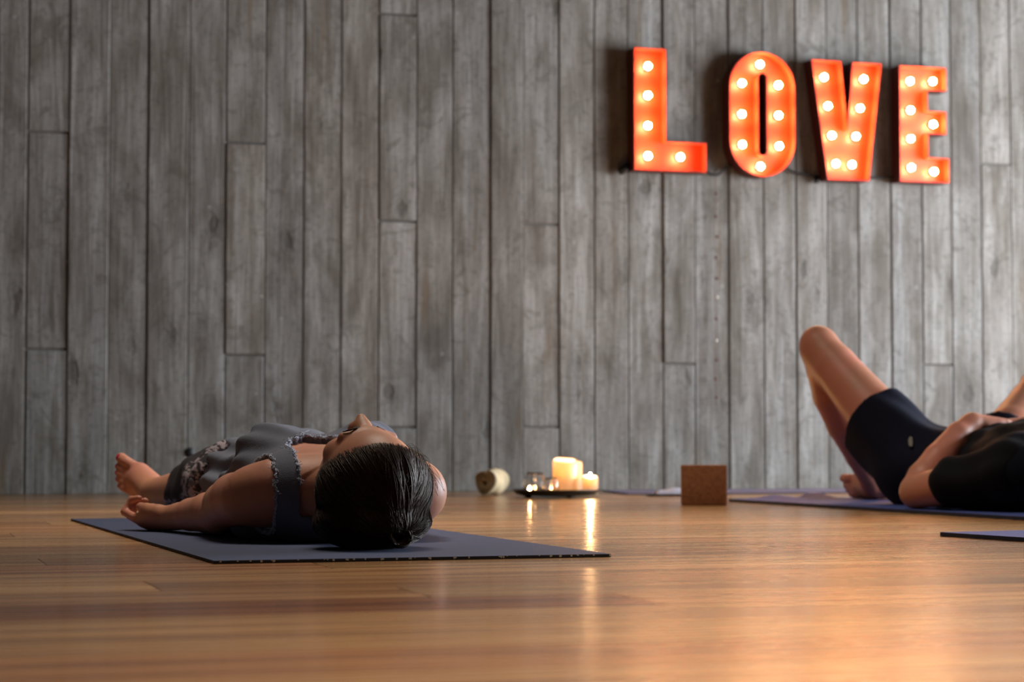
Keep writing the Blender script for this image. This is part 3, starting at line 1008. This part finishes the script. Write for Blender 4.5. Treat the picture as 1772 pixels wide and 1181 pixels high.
def head(F, C, S=1.0, yaw=0.0):
    """face looks up (+z), crown towards -y; C = middle of the skull"""
    C = np.array(C, float)
    cy, sy = math.cos(yaw), math.sin(yaw)
    A0, A1, A2 = np.array((cy, sy, 0)), np.array((-sy, cy, 0)), np.array((0, 0, 1.))
    P = lambda u, v, z: C+S*(A0*u+A1*v+A2*z)
    E = lambda c, r, k=.02, **kw: F.ell(P(*c), np.array(r)*S, k*S, rot=[A0, A1, A2], **kw)
    Cp = lambda a, b, ra, rb, k=.01, **kw: F.cap(P(*a), P(*b), ra*S, rb*S, k*S, **kw)
    E((0, -.005, 0), (.076, .097, .092))                       # cranium
    E((0, .045, .022), (.060, .072, .066), .03)                # face mass
    E((0, .092, .025), (.042, .034, .052), .03)                # jaw
    E((0, .118, .058), (.020, .016, .018), .02)                # chin
    for s in (-1, 1):
        E((s*.042, .046, .058), (.022, .022, .018), .02)       # cheekbone
        Cp((s*.058, .05, .0), (s*.022, .112, .040), .018, .014, .02)   # jaw line
        E((s*.031, .029, .088), (.019, .013, .010), .012, carve=True)  # socket
        E((s*.031, .031, .0745), (.0135, .011, .0115), .004)   # closed lid
        Cp((s*.012, .016, .089), (s*.044, .020, .082), .008, .007, .012)
        E((s*.0125, .055, .095), (.0085, .010, .0105), .008)    # nostril wing
        # ear
        E((s*.079, .026, -.004), (.008, .017, .030), .006)
        E((s*.086, .024, .002), (.004, .008, .016), .004, carve=True)
    Cp((0, .016, .083), (0, .044, .098), .0095, .0130, .014)   # nose bridge
    Cp((0, .042, .098), (0, .050, .1130), .0135, .0078, .008)   # nose tip
    Cp((-.016, .079, .079), (.016, .079, .079), .0075, .0075, .008)
    E((0, .0765, .0835), (.020, .0055, .0055), .004)           # upper lip
    E((0, .0870, .0815), (.017, .0062, .0060), .004)           # lower lip
    E((0, .0817, .0900), (.021, .0012, .0040), .002, carve=True)
    E((0, .101, .079), (.016, .006, .006), .008, carve=True)

def face_details(F, C, S, yaw, body, parent, lip_mat, origin=(0, 0, 0)):
    cy, sy = math.cos(yaw), math.sin(yaw)
    A0, A1 = np.array((cy, sy, 0)), np.array((-sy, cy, 0))
    C = np.array(C, float)
    def top(u, v):
        p = C+S*(A0*u+A1*v)
        i = int(np.searchsorted(F.g[0], p[0])); j = int(np.searchsorted(F.g[1], p[1]))
        k = np.where(F.v[i, j] < 0)[0]
        return (p[0], p[1], float(F.g[2][k[-1]])+.0022)
    for s in (-1, 1):
        m = MB(); pts = [top(s*u, v) for u, v in ((.015, .017), (.024, .012), (.034, .011), (.045, .016))]
        m.tube(pts, [.0012*S, .0018*S, .0016*S, .0008*S], 6); m.build('eyebrow', M['hair'], parent, True)
        m = MB(); pts = [top(s*u, v) for u, v in ((.019, .040), (.026, .0435), (.033, .0440), (.041, .0405))]
        pts = [(a, b, c-.001) for a, b, c in pts]
        m.tube(pts, .0009*S, 5); m.build('eyelashes', M['hair'], parent, True)
    body.data.materials.append(lip_mat)
    me = body.data
    n = len(me.polygons); ce = np.zeros(n*3, dtype=np.float32); me.polygons.foreach_get('center', ce); ce = ce.reshape(-1, 3)-C
    u = ce@A0/S; v = ce@A1/S; z = ce[:, 2]/S
    sel = ((u/.0215)**2+((v-.0818)/(.0105*np.sqrt(np.clip(1-(u/.0225)**2, .05, 1))))**2 < 1) & (z > .07)
    mi = np.zeros(n, dtype=np.int32); mi[sel] = 1; me.polygons.foreach_set('material_index', mi)

# ------------------------------------------------------------------ woman
def build_woman():
    O = (.459, 3.05, 0)
    root = empty('person', O, 'woman lying on her back in a frayed grey sleeveless top, head towards the camera', 'person')
    gx = steps((-.04, .66, .0032))
    gy = steps((.17, .52, .0027), (.52, 1.05, .0038), (1.05, 1.62, .006), (1.62, 1.98, .0033))
    gz = steps((-.004, .250, .0030))
    F = Field(gx, gy, gz)
    MT = .0055
    cu = .300
    # torso
    T = Field(gx, gy, gz)
    def torso(F, inf=0.0, k=.05):
        F.chain([((cu-.126, .535, .089), .047+inf), ((cu+.126, .535, .089), .047+inf)], k)
        F.ell((cu, .66, .088), (.142+inf, .20, .080+inf), k)
        F.cap((cu, .52, .075), (cu, 1.0, .075), .070+inf, .078+inf, k, sq=((1, 0, 0), 1.45))
        F.ell((cu-.078, .735, .132), (.066+inf, .072, .066+inf), .04)
        F.ell((cu+.088, .745, .137), (.066+inf, .072, .066+inf), .04)
        F.ell((cu, .92, .088), (.120+inf, .17, .078+inf), k)
        F.ell((cu, 1.09, .090), (.160+inf, .14, .084+inf), k)
    torso(F)
    F.cap((cu, .40, .078), (cu, .54, .088), .050, .056, .035)          # neck
    for s in (-1, 1):                                                   # clavicles and neck tendons
        F.cap((cu+s*.018, .555, .150), (cu+s*.125, .520, .128), .010, .010, .016)
        F.cap((cu+s*.045, .42, .10), (cu+s*.012, .55, .142), .012, .010, .02)
        F.cap((cu+s*.04, .50, .09), (cu+s*.12, .525, .095), .035, .038, .04)
    head(F, (cu+.003, .305, .103), 1.0, math.radians(9))
    # legs
    for s, kx, ax in ((-1, .213, .132), (1, .41, .49)):
        hx = cu+s*.085
        F.chain([((hx, 1.08, .088), .088), ((kx, 1.42, .086), .056), ((.5*(kx+ax), 1.55, .068), .050), ((ax, 1.745, .064), .031)], .04)
    e1 = unit((-.60, .66, .40)); e2 = np.array((-.36, .15, -.92)); e2 = unit(e2-e1*(e2@e1)); e3 = np.cross(e1, e2)
    H = (.172, 1.778, .040)
    _, nl = foot(F, H, e1, e2, e3, .95)
    m1 = unit((.60, .66, .40)); m2 = np.array((.36, .15, -.92)); m2 = unit(m2-m1*(m2@m1)); m3 = -np.cross(m1, m2)
    _, nr = foot(F, (.435, 1.778, .040), m1, m2, m3, .95)
    # left arm (image left)
    F.chain([((.141, .553, .082), .048), ((.133, .63, .076), .046), ((.130, .72, .064), .042), ((.132, .785, .047), .0385), ((.118, .85, .046), .037), ((.096, .925, .040), .030), ((.080, .97, .036), .0245), ((.070, 1.0, .033), .0225)], .03)
    h = unit((-.50, .86, -.12)); t = unit((-.86, -.50, 0)); n = np.cross(t, h); n = n if n[2] > 0 else -n
    t2 = unit(t*.85+n*.45); n2 = np.cross(t2, h); n2 = n2 if n2[2] > 0 else -n2
    hand(F, (.070, 1.004, .028), h, t2, n2, 1.0, das=(.38, 1.5, 1.2), thumb=[(.026, .022, .008), (.050, .030, .014), (.072, .031, .020)])
    # right arm
    F.chain([((.437, .535, .088), .046), ((.468, .64, .080), .045), ((.480, .785, .048), .037), ((.497, .86, .046), .036), ((.515, 1.0, .034), .0225)], .03)
    h = unit((.3, .95, .06)); t = unit((.95, -.3, 0)); n = np.array([0, 0, 1.]);
    hand(F, (.516, 1.004, .034), h, t, n, 1.0)
    F.clip(lambda X, Y, Z: MT-Z, .006)
    V, Q = F.mesh()
    body = fast_mesh('body', V, Q, M['skin_f'], root)
    face_details(F, (cu+.003, .305, .103), 1.0, math.radians(9), body, root, M['lips'])
    nail_mesh(nl, e1, e2, e3, root, .95); nail_mesh(nr, m1, m2, m3, root, .95)

    # --- sleeveless top
    S = Field(gx, gy, gz)
    torso(S, .0125, .055)
    # loose cloth spreading to the floor at the flanks
    S.cap((cu-.115, .70, .050), (cu-.12, 1.12, .045), .045, .050, .05)
    S.cap((cu+.115, .70, .050), (cu+.12, 1.12, .045), .045, .050, .05)
    S.ell((cu, 1.06, .105), (.15, .16, .085), .05)
    def folds(X, Y, Z):
        w = np.clip((Y-.62)/.12, 0, 1)
        side = np.clip(np.abs(X-cu)/.14, 0, 1)
        a = np.sin((X*1.2+Z*1.6+Y*.55)*62+2.2*np.sin(Y*9))*.0052*side
        b = np.sin((Z*1.1-Y*1.3+X*.7)*44+1.7*np.sin(X*15))*.0034
        return (a+b)*w
    S.displace(folds)
    def jag(Y, X, amp): return amp*(np.sin(Y*310+3*np.sin(X*140))+.7*np.sin(Y*173+1.3+X*90))
    def neck(X, Y, Z):
        x = (X-(cu-.004))/.083; y = (Y-.475)/.205
        d = (np.abs(x)**3.4+np.abs(y)**3.4)**(1/3.4)-1
        return -(d*.083)+jag(X, Y, .0012)-1e3*(Z < .052)
    S.clip(neck)
    def arms(X, Y, Z):
        out = None
        for sx, w in ((cu-.193, .068), (cu+.193, .068)):
            x = (X-sx)/w; y = (Y-.500)/.118; z = (Z-.09)/.12
            d = (np.abs(x)**2.1+np.abs(y)**2.1+0*z)**(1/2.1)-1
            q = -(d*w)+jag(Y, Z, .0012)
            out = q if out is None else np.maximum(out, q)
        return out
    S.clip(arms)
    S.clip(lambda X, Y, Z: np.maximum(.455-Y+.0*Z, Y-(1.20-.25*(Z-.05)+.006*np.sin(X*55))))
    S.clip(lambda X, Y, Z: MT-Z, 0)
    V, Q = S.mesh(); VS = V
    top = fast_mesh('sleeveless_top', V, Q, M['top'], root)
    # frayed threads along the cut edges: short fibres sprouting where the cloth was clipped
    rr = random.Random(11)
    Sun = Field(gx, gy, gz); torso(Sun, .0125, .055)
    Sun.displace(folds)
    def samp(Fd, P):
        ix = []
        for q in range(3):
            g = Fd.g[q]; i = np.clip(np.searchsorted(g, P[:, q])-1, 0, len(g)-2)
            ix.append((i, (P[:, q]-g[i])/(g[i+1]-g[i])))
        out = 0
        for a_ in (0, 1):
            for b_ in (0, 1):
                for c_ in (0, 1):
                    wgt = (ix[0][1] if a_ else 1-ix[0][1])*(ix[1][1] if b_ else 1-ix[1][1])*(ix[2][1] if c_ else 1-ix[2][1])
                    out = out+wgt*Fd.v[ix[0][0]+a_, ix[1][0]+b_, ix[2][0]+c_]
        return out
    ds = np.abs(samp(Sun, VS))
    for nm, fn in (('frayed_neckline', neck), ('frayed_armhole', arms)):
        e = np.abs(fn(VS[:, 0], VS[:, 1], VS[:, 2]))
        base = VS[(e < .0021) & (ds < .0026) & (VS[:, 1] > .44)]
        sides = [base] if nm == 'frayed_neckline' else [base[base[:, 0] < cu], base[base[:, 0] >= cu]]
        for E_ in sides:
            if len(E_) < 10: continue
            fr = MB()
            for p in E_:
                nb = E_[((E_-p)**2).sum(1) < .009**2]
                if len(nb) < 4: continue
                c_ = nb-nb.mean(0); tn = np.linalg.svd(c_, full_matrices=False)[2][0]
                for _ in range(2):
                    d = tn*rr.choice((-1, 1))*rr.uniform(.002, .0045)
                    o_ = np.array([rr.gauss(0, .0008) for _ in range(3)])+np.array((0, -.0004, .0006))
                    j_ = np.array([rr.gauss(0, .0012) for _ in range(3)])
                    fr.tube([p+o_-d, p+o_+j_, p+o_+d], .00078, 4)
                if rr.random() < .16:
                    q = Vector(p); fr.tube([q, q+Vector((rr.gauss(0, .003), rr.gauss(-.001, .003), rr.gauss(.001, .003))), q+Vector((rr.gauss(0, .005), rr.gauss(-.002, .005), rr.gauss(.002, .003)))], .0005, 4)
            o = fr.build(nm, M['fringe'], top, True); o['label'] = 'pale frayed threads along the cut edge'; o['kind'] = 'stuff'

    # --- trousers
    Pn = Field(gx, gy, gz)
    for s, kx, ax in ((-1, .212, .178), (1, .415, .455)):
        hx = cu+s*.080
        Pn.cap((hx, 1.06, .085), (kx, 1.40, .078), .100, .078, .06)
        Pn.cap((kx, 1.40, .078), (ax, 1.60, .066), .076, .062, .04)
    Pn.ell((cu, 1.10, .085), (.165, .15, .090), .05)
    Pn.displace(lambda X, Y, Z: np.sin((X+Z*.8)*75+2*np.sin(Y*12))*.0022+np.sin(Y*60+X*20)*.0012)
    Pn.clip(lambda X, Y, Z: np.maximum(1.02-Y, Y-1.545))
    Pn.clip(lambda X, Y, Z: MT-Z, 0)
    V, Q = Pn.mesh()
    fast_mesh('trousers', V, Q, M['pants'], root)

    # --- hair: cap plus combed strands gathered to a small bun
    Hc = np.array((cu+.004, .298, .101))
    R = np.array((.093, .106, .0955))
    H2 = np.array((cu-.002, .283, .050)); R2 = np.array((.094, .090, .047))
    Hf = Field(gx, gy, gz)
    Hf.ell(Hc, R-.003, .02)
    Hf.ell(H2, R2-.003, .02)
    hp = np.array((Hc[0], .228, .178)); hn = unit((0, .52, .86))
    def hairline(X, Y, Z):
        return (X-hp[0])*hn[0]+(Y-hp[1])*hn[1]+(Z-hp[2])*hn[2]-.012*np.cos((X-hp[0])*30)+.008
    Hf.clip(hairline, .004)
    Hf.clip(lambda X, Y, Z: MT-Z, 0)
    V, Q = Hf.mesh()
    hair = fast_mesh('hair', V, Q, M['hair'], root)
    B = np.array((.324, .206, .027))          # bun
    rg = np.random.default_rng(3)
    NS, K = 3400, 16
    hu = lambda p: (p-Hc)/R
    bd = unit(hu(B))
    def proj(P, lift):
        """push points (unit-sphere directions) out to the hair surface"""
        D = P*R
        t1 = np.ones(len(D))
        o = (Hc-H2)/R2; d = D/R2
        a_ = (d*d).sum(1); b_ = (d*o).sum(1); c_ = (o*o).sum()-1
        disc = b_*b_-a_*c_
        t2 = np.where(disc > 0, (-b_+np.sqrt(np.maximum(disc, 0)))/a_, 0)
        k = .06; h = np.maximum(k-np.abs(t1-t2), 0)/k
        t = np.maximum(t1, t2)+h*h*k*.25
        return Hc+D*(t*lift)[:, None]
    Vs = np.zeros((NS, K, 3)); rad = np.zeros((NS, K))
    ncl = 260
    cl_h = rg.normal(0, .022, ncl); cl_j = rg.normal(0, .05, (ncl, 3))
    T = np.linspace(0, 1, K)
    for i in range(NS):
        c = i % ncl
        ph = (c+.5)/ncl*2*math.pi+rg.normal(0, .03)
        # point on the hairline circle of the unit sphere (plane n.x = d)
        nn = unit(hn*R); d0 = (hn@(hp-Hc))/np.linalg.norm(hn*R)
        e_a = unit(np.cross(nn, (1, 0, 0))); e_b = np.cross(nn, e_a)
        dd = d0-abs(rg.normal(0, .10)) if rg.random() < .7 else d0-rg.random()*1.1
        dd = max(-.95, dd)
        rr_ = math.sqrt(max(0, 1-dd*dd))
        s = nn*dd+rr_*(e_a*math.cos(ph)+e_b*math.sin(ph))
        bb = unit(bd+cl_j[c]*1.2+rg.normal(0, .02, 3))
        om = math.acos(max(-1, min(1, float(s@bb))))
        if om < .05: continue
        side = rg.normal(0, .02)+.10*math.sin(c*2.399)
        P = (np.sin((1-T)*om)[:, None]*s+np.sin(T*om)[:, None]*bb)/math.sin(om)
        w = np.cross(s, bb); w /= (np.linalg.norm(w)+1e-9)
        P = P+w*(np.sin(T*math.pi)*side)[:, None]
        P /= np.linalg.norm(P, axis=1)[:, None]
        lift = 1.0+.018*cl_h[c]/.022*np.sin(T*math.pi)*.6+abs(rg.normal(0, .008))+.006
        P = proj(P, lift*np.ones(K))
        P[:, 2] = np.maximum(P[:, 2], .0075)
        Vs[i] = P
        rad[i] = .00062*np.clip(np.minimum(T*8+.3, (1-T)*6+.4), 0, 1)
    # flyaways on the image-right temple
    nf = 60
    for q in range(nf):
        i = NS-1-q
        a = rg.random()
        s = np.array((.355+.030*a, .270+.05*rg.random(), .172-.045*a))
        mid = s+np.array((.018+.008*rg.normal(), .0+.01*rg.normal(), .006+.008*rg.normal()))
        end = s+np.array((.020+.006*rg.normal(), -.02+.015*rg.normal(), -.030-.015*rg.random()))
        Vs[i] = ((1-T)**2)[:, None]*s+(2*T*(1-T))[:, None]*mid+(T**2)[:, None]*end
        rad[i] = .00032
    Tn = np.gradient(Vs, axis=1); Tn /= (np.linalg.norm(Tn, axis=2, keepdims=True)+1e-9)
    Nn = Vs-Hc; Nn /= (np.linalg.norm(Nn, axis=2, keepdims=True)+1e-9)
    Bn = np.cross(Tn, Nn); Bn /= (np.linalg.norm(Bn, axis=2, keepdims=True)+1e-9)
    rings = np.stack([Vs+rad[..., None]*(Bn*math.cos(a)+Nn*math.sin(a)) for a in (0.5, 2.6, 4.71)], 2)   # NS,K,3,3
    idx = np.arange(NS*K*3).reshape(NS, K, 3)
    quads = []
    for c in range(3):
        d = (c+1) % 3
        quads.append(np.stack([idx[:, :-1, c], idx[:, :-1, d], idx[:, 1:, d], idx[:, 1:, c]], -1).reshape(-1, 4))
    ok = np.repeat((rad[:, 0] > 0), (K-1))
    quads = np.concatenate([q[ok] for q in quads])
    o = fast_mesh('hair_strands', rings.reshape(-1, 3), quads, M['hair'], hair); o['kind'] = 'stuff'
    # bun
    m = MB()
    for k in range(230):
        a0 = rg.random()*6.28; tilt = rg.normal(0, .5); r = .002+.020*rg.random()
        pts = []
        ax = unit((.25+.2*rg.normal(), -.9, .35+.2*rg.normal())); u_ = unit(np.cross(ax, (0, 0, 1))); v_ = np.cross(ax, u_)
        for j in range(12):
            a = a0+j*.34
            p = B+r*(u_*math.cos(a)+v_*math.sin(a)*.9)-ax*(.010-.012*(r/.022))+ax*.002*math.sin(a*2+tilt)
            p[2] = max(p[2], .008)
            pts.append(p)
        m.tube(pts, .0011, 4)
    m.build('hair_bun', M['hair'], hair, True)
build_woman()

# ------------------------------------------------------------------ man
def build_man():
    O = np.array((2.76, 5.0, 0))
    root = empty('person', tuple(O), 'man in black shirt and shorts lying with bent knees, hand on his belly', 'person')
    gx = steps((2.28, 3.34, .0052))-O[0]; gy = steps((4.00, 4.42, .0045), (4.42, 5.78, .0052))-O[1]; gz = steps((-.004, .545, .0050))
    MT = .0095
    w = lambda *p: tuple(np.array(p, float)-O)
    def torso(F, inf=0.0, k=.06):
        F.chain([(w(2.59, 4.49, .11), .058+inf), (w(2.93, 4.49, .11), .058+inf)], k)
        F.ell(w(2.76, 4.62, .112), (.172+inf, .22, .106+inf), k)
        F.ell(w(2.76, 4.88, .104), (.150+inf, .20, .100+inf), k)
        F.ell(w(2.765, 5.08, .100), (.165+inf, .13, .094+inf), k)
    F = Field(gx, gy, gz)
    torso(F)
    F.cap(w(2.76, 4.36, .10), w(2.76, 4.50, .11), .058, .062, .04)
    head(F, w(2.76, 4.215, .112), 1.06)
    hipL, kneeL, ankL = (2.668, 5.10, .100), (2.522, 5.425, .438), (2.735, 5.545, .068)
    hipR, kneeR, ankR = (2.865, 5.10, .100), (3.165, 5.340, .322), (2.905, 5.545, .068)
    for hp, kn, an, s in ((hipL, kneeL, ankL, -1), (hipR, kneeR, ankR, 1)):
        hp, kn, an = map(np.array, (hp, kn, an))
        lr = lambda a, b, t: a+(b-a)*t
        F.chain([(w(*hp), .090), (w(*lr(hp, kn, .45)), .076), (w(*lr(hp, kn, .85)), .062), (w(*kn), .056)], .04)
        F.ell(w(*(kn+np.array((s*.004, .008, .026)))), (.040, .040, .036), .03)     # knee cap
        bend = np.array((s*.024, -.02, -.01))
        F.chain([(w(*kn), .050), (w(*(lr(kn, an, .14)+bend*.6)), .050), (w(*(lr(kn, an, .32)+bend)), .054), (w(*(lr(kn, an, .55)+bend)), .047), (w(*(lr(kn, an, .8)+bend*.6)), .036), (w(*an), .032)], .015)
    for an, s in ((ankL, -1), (ankR, 1)):
        e1 = unit((s*-.22, .93, -.06)) if s < 0 else unit((.0, .95, -.06))
        e1 = unit((-.30 if s < 0 else .30, .95, -.03))
        e2 = np.array((-s*.12, 0, -1.0)); e2 = unit(e2-e1*(e2@e1)); e3 = np.cross(e1, e2)
        if e3[0]*s < 0: e3 = -e3
        H = np.array(an)-.062*e3-.02*e1+np.array((0, 0, -.028))
        foot(F, w(*H), e1, e2, e3, 1.0)
    # left arm
    F.chain([(w(2.578, 4.50, .105), .056), (w(2.52, 4.64, .075), .050), (w(2.482, 4.775, .052), .043), (w(2.510, 4.788, .085), .043), (w(2.560, 4.805, .132), .040), (w(2.632, 4.835, .196), .031), (w(2.682, 4.850, .226), .025)], .022)
    h = unit((.92, .14, -.02)); t = unit((.0, .97, .0)); n = unit(np.cross(h, t)); n = -n if n[2] > 0 else n
    t = unit(np.cross(n, h)); t = t if t[1] > 0 else -t
    hand(F, w(2.690, 4.853, .228), h, t, n, .30, 1.05, thumb=[(.028, .024, .004), (.060, .044, .010), (.088, .050, .016)])
    # right arm, mirrored
    F.chain([(w(2.942, 4.50, .105), .056), (w(3.00, 4.64, .075), .050), (w(3.04, 4.79, .052), .043), (w(3.015, 4.81, .085), .042), (w(2.93, 4.90, .196), .031), (w(2.895, 4.930, .220), .025)], .022)
    h = unit((-.93, .22, 0)); t = unit((.2, .97, 0)); t = unit(t-h*(t@h)); n = np.array((0, 0, -1.))
    hand(F, w(2.888, 4.932, .222), h, t, n, .30, 1.05, thumb=[(.028, .024, .004), (.060, .044, .010), (.088, .050, .016)])
    F.clip(lambda X, Y, Z: MT-Z, .006)
    V, Q = F.mesh()
    body = fast_mesh('body', V, Q, M['skin_m'], root)
    face_details(F, w(2.76, 4.215, .112), 1.06, 0, body, root, M['lips'])
    Hc = np.array(w(2.76, 4.210, .112))
    H = Field(gx, gy, gz)
    H.ell(Hc, (.087, .110, .104), .02)
    H.clip(lambda X, Y, Z: (Y-Hc[1]+.062)*.50+(Z-Hc[2]-.078)*.86)
    H.clip(lambda X, Y, Z: MT-Z)
    H.displace(lambda X, Y, Z: np.sin(X*210+3*np.sin(Y*90))*np.sin(Y*190+Z*120)*.0012)
    V, Q = H.mesh(); fast_mesh('hair', V, Q, M['hair'], root)
    # shirt
    S = Field(gx, gy, gz); torso(S, .022, .06)
    S.cap(w(2.60, 4.50, .10), w(2.520, 4.648, .076), .068, .064, .04)
    S.cap(w(2.92, 4.50, .10), w(3.000, 4.648, .076), .068, .064, .04)
    S.cap(w(2.60, 4.60, .07), w(2.63, 5.0, .06), .05, .06, .05); S.cap(w(2.92, 4.60, .07), w(2.90, 5.0, .06), .05, .06, .05)
    S.displace(lambda X, Y, Z: (np.sin((X+Z*1.5+Y*.4)*50+2*np.sin(Y*11))*.0026+np.sin((Y*1.4-X)*38)*.0018))
    S.clip(lambda X, Y, Z: (Y-(.02+.1*(Z-.1))))
    S.clip(lambda X, Y, Z: np.minimum(Y-(4.655-O[1]), -(np.abs(X)-.185)) if False else np.where(np.abs(X) > .19, Y-(4.665-O[1])-.3*(np.abs(X)-.24), -1.))
    S.clip(lambda X, Y, Z: .072-np.sqrt(X**2+(Y-(4.40-O[1]))**2+(Z-.10)**2*.6))
    S.clip(lambda X, Y, Z: (4.43-O[1])-Y)
    S.clip(lambda X, Y, Z: MT-Z)
    V, Q = S.mesh(); sh = fast_mesh('shirt', V, Q, M['black_cloth'], root)
    # shorts
    P = Field(gx, gy, gz)
    P.ell(w(2.765, 5.08, .104), (.178, .14, .108), .05)
    P.ell(w(2.765, 4.99, .104), (.160, .10, .104), .05)
    for hp, kn, s in ((hipL, kneeL, -1), (hipR, kneeR, 1)):
        hp, kn = np.array(hp), np.array(kn)
        hem = hp+(kn-hp)*.50
        P.cap(w(*hp), w(*hem), .102, .094, .05)
        P.cap(w(*(hp+np.array((0, .02, -.03)))), w(*(hem+np.array((s*-.01, .05, -.075)))), .085, .062, .05)
    P.displace(lambda X, Y, Z: (np.sin((X*1.2+Z+Y*.6)*46+2*np.sin(Z*17))*.003))
    dL = unit(np.array(kneeL)-np.array(hipL)); dR = unit(np.array(kneeR)-np.array(hipR))
    hL = np.array(w(*(np.array(hipL)+(np.array(kneeL)-np.array(hipL))*.46))); hR = np.array(w(*(np.array(hipR)+(np.array(kneeR)-np.array(hipR))*.34)))
    P.clip(lambda X, Y, Z: np.where(X < .005, (X-hL[0])*dL[0]+(Y-hL[1])*dL[1]+(Z-hL[2])*dL[2], (X-hR[0])*dR[0]+(Y-hR[1])*dR[1]+(Z-hR[2])*dR[2]))
    P.clip(lambda X, Y, Z: (4.93-O[1])-Y)
    P.clip(lambda X, Y, Z: MT-Z)
    V, Q = P.mesh(); sho = fast_mesh('shorts', V, Q, M['navy_cloth'], root)
    # pale leaf-shaped print on the shorts, snapped to the cloth surface
    def decal(V, px, pz, name, parent, a, bl, ang, toward):
        toward = np.array(toward)
        m = MB(); top = []
        n = 14
        c = np.array([px, 0, pz])
        ring = []
        for i in range(n):
            q = 2*math.pi*i/n
            x = a*math.cos(q); z = bl*math.sin(q)
            X = px+x*math.cos(ang)-z*math.sin(ang); Z = pz+x*math.sin(ang)+z*math.cos(ang)
            sel = V[(np.abs(V[:, 0]-X) < .008) & (np.abs(V[:, 2]-Z) < .008)]
            if len(sel) == 0: return
            ring.append((X, sel[:, 1].min()-.0025, Z))
        cc = tuple(np.mean(ring, 0)-np.array((0, .001, 0)))
        m.add(ring+[cc], [(i, (i+1) % n, n) for i in range(n)])
        m.build(name, M['logo'], parent, True)
    decal(V, 2.60-O[0], .178, 'printed_logo', sho, .0032, .0150, math.radians(-28), (0, -1, 0))
build_man()

# ------------------------------------------------------------------ light of the place, camera
w = bpy.data.worlds.new('World'); scn.world = w; w.use_nodes = True
bg = w.node_tree.nodes['Background']; bg.inputs[0].default_value = (.62, .78, 1, 1); bg.inputs[1].default_value = .5

cam = bpy.data.cameras.new('Camera'); co = bpy.data.objects.new('Camera', cam); link(co)
th = math.atan(.298); pt = math.atan((765-590.5)/3640)
co.location = (0, 0, .177)
co.rotation_euler = (math.pi/2+pt, 0, -th)
cam.sensor_width = 36; cam.lens = 3640/1772*36
cam.clip_start = .02; cam.clip_end = 60
cam.dof.use_dof = True; cam.dof.focus_distance = 3.42; cam.dof.aperture_fstop = 6.3
scn.camera = co
scn.view_settings.view_transform = 'Standard'; scn.view_settings.look = 'None'
scn.view_settings.gamma = 1; scn.view_settings.exposure = 0
scn.view_settings.use_curve_mapping = False
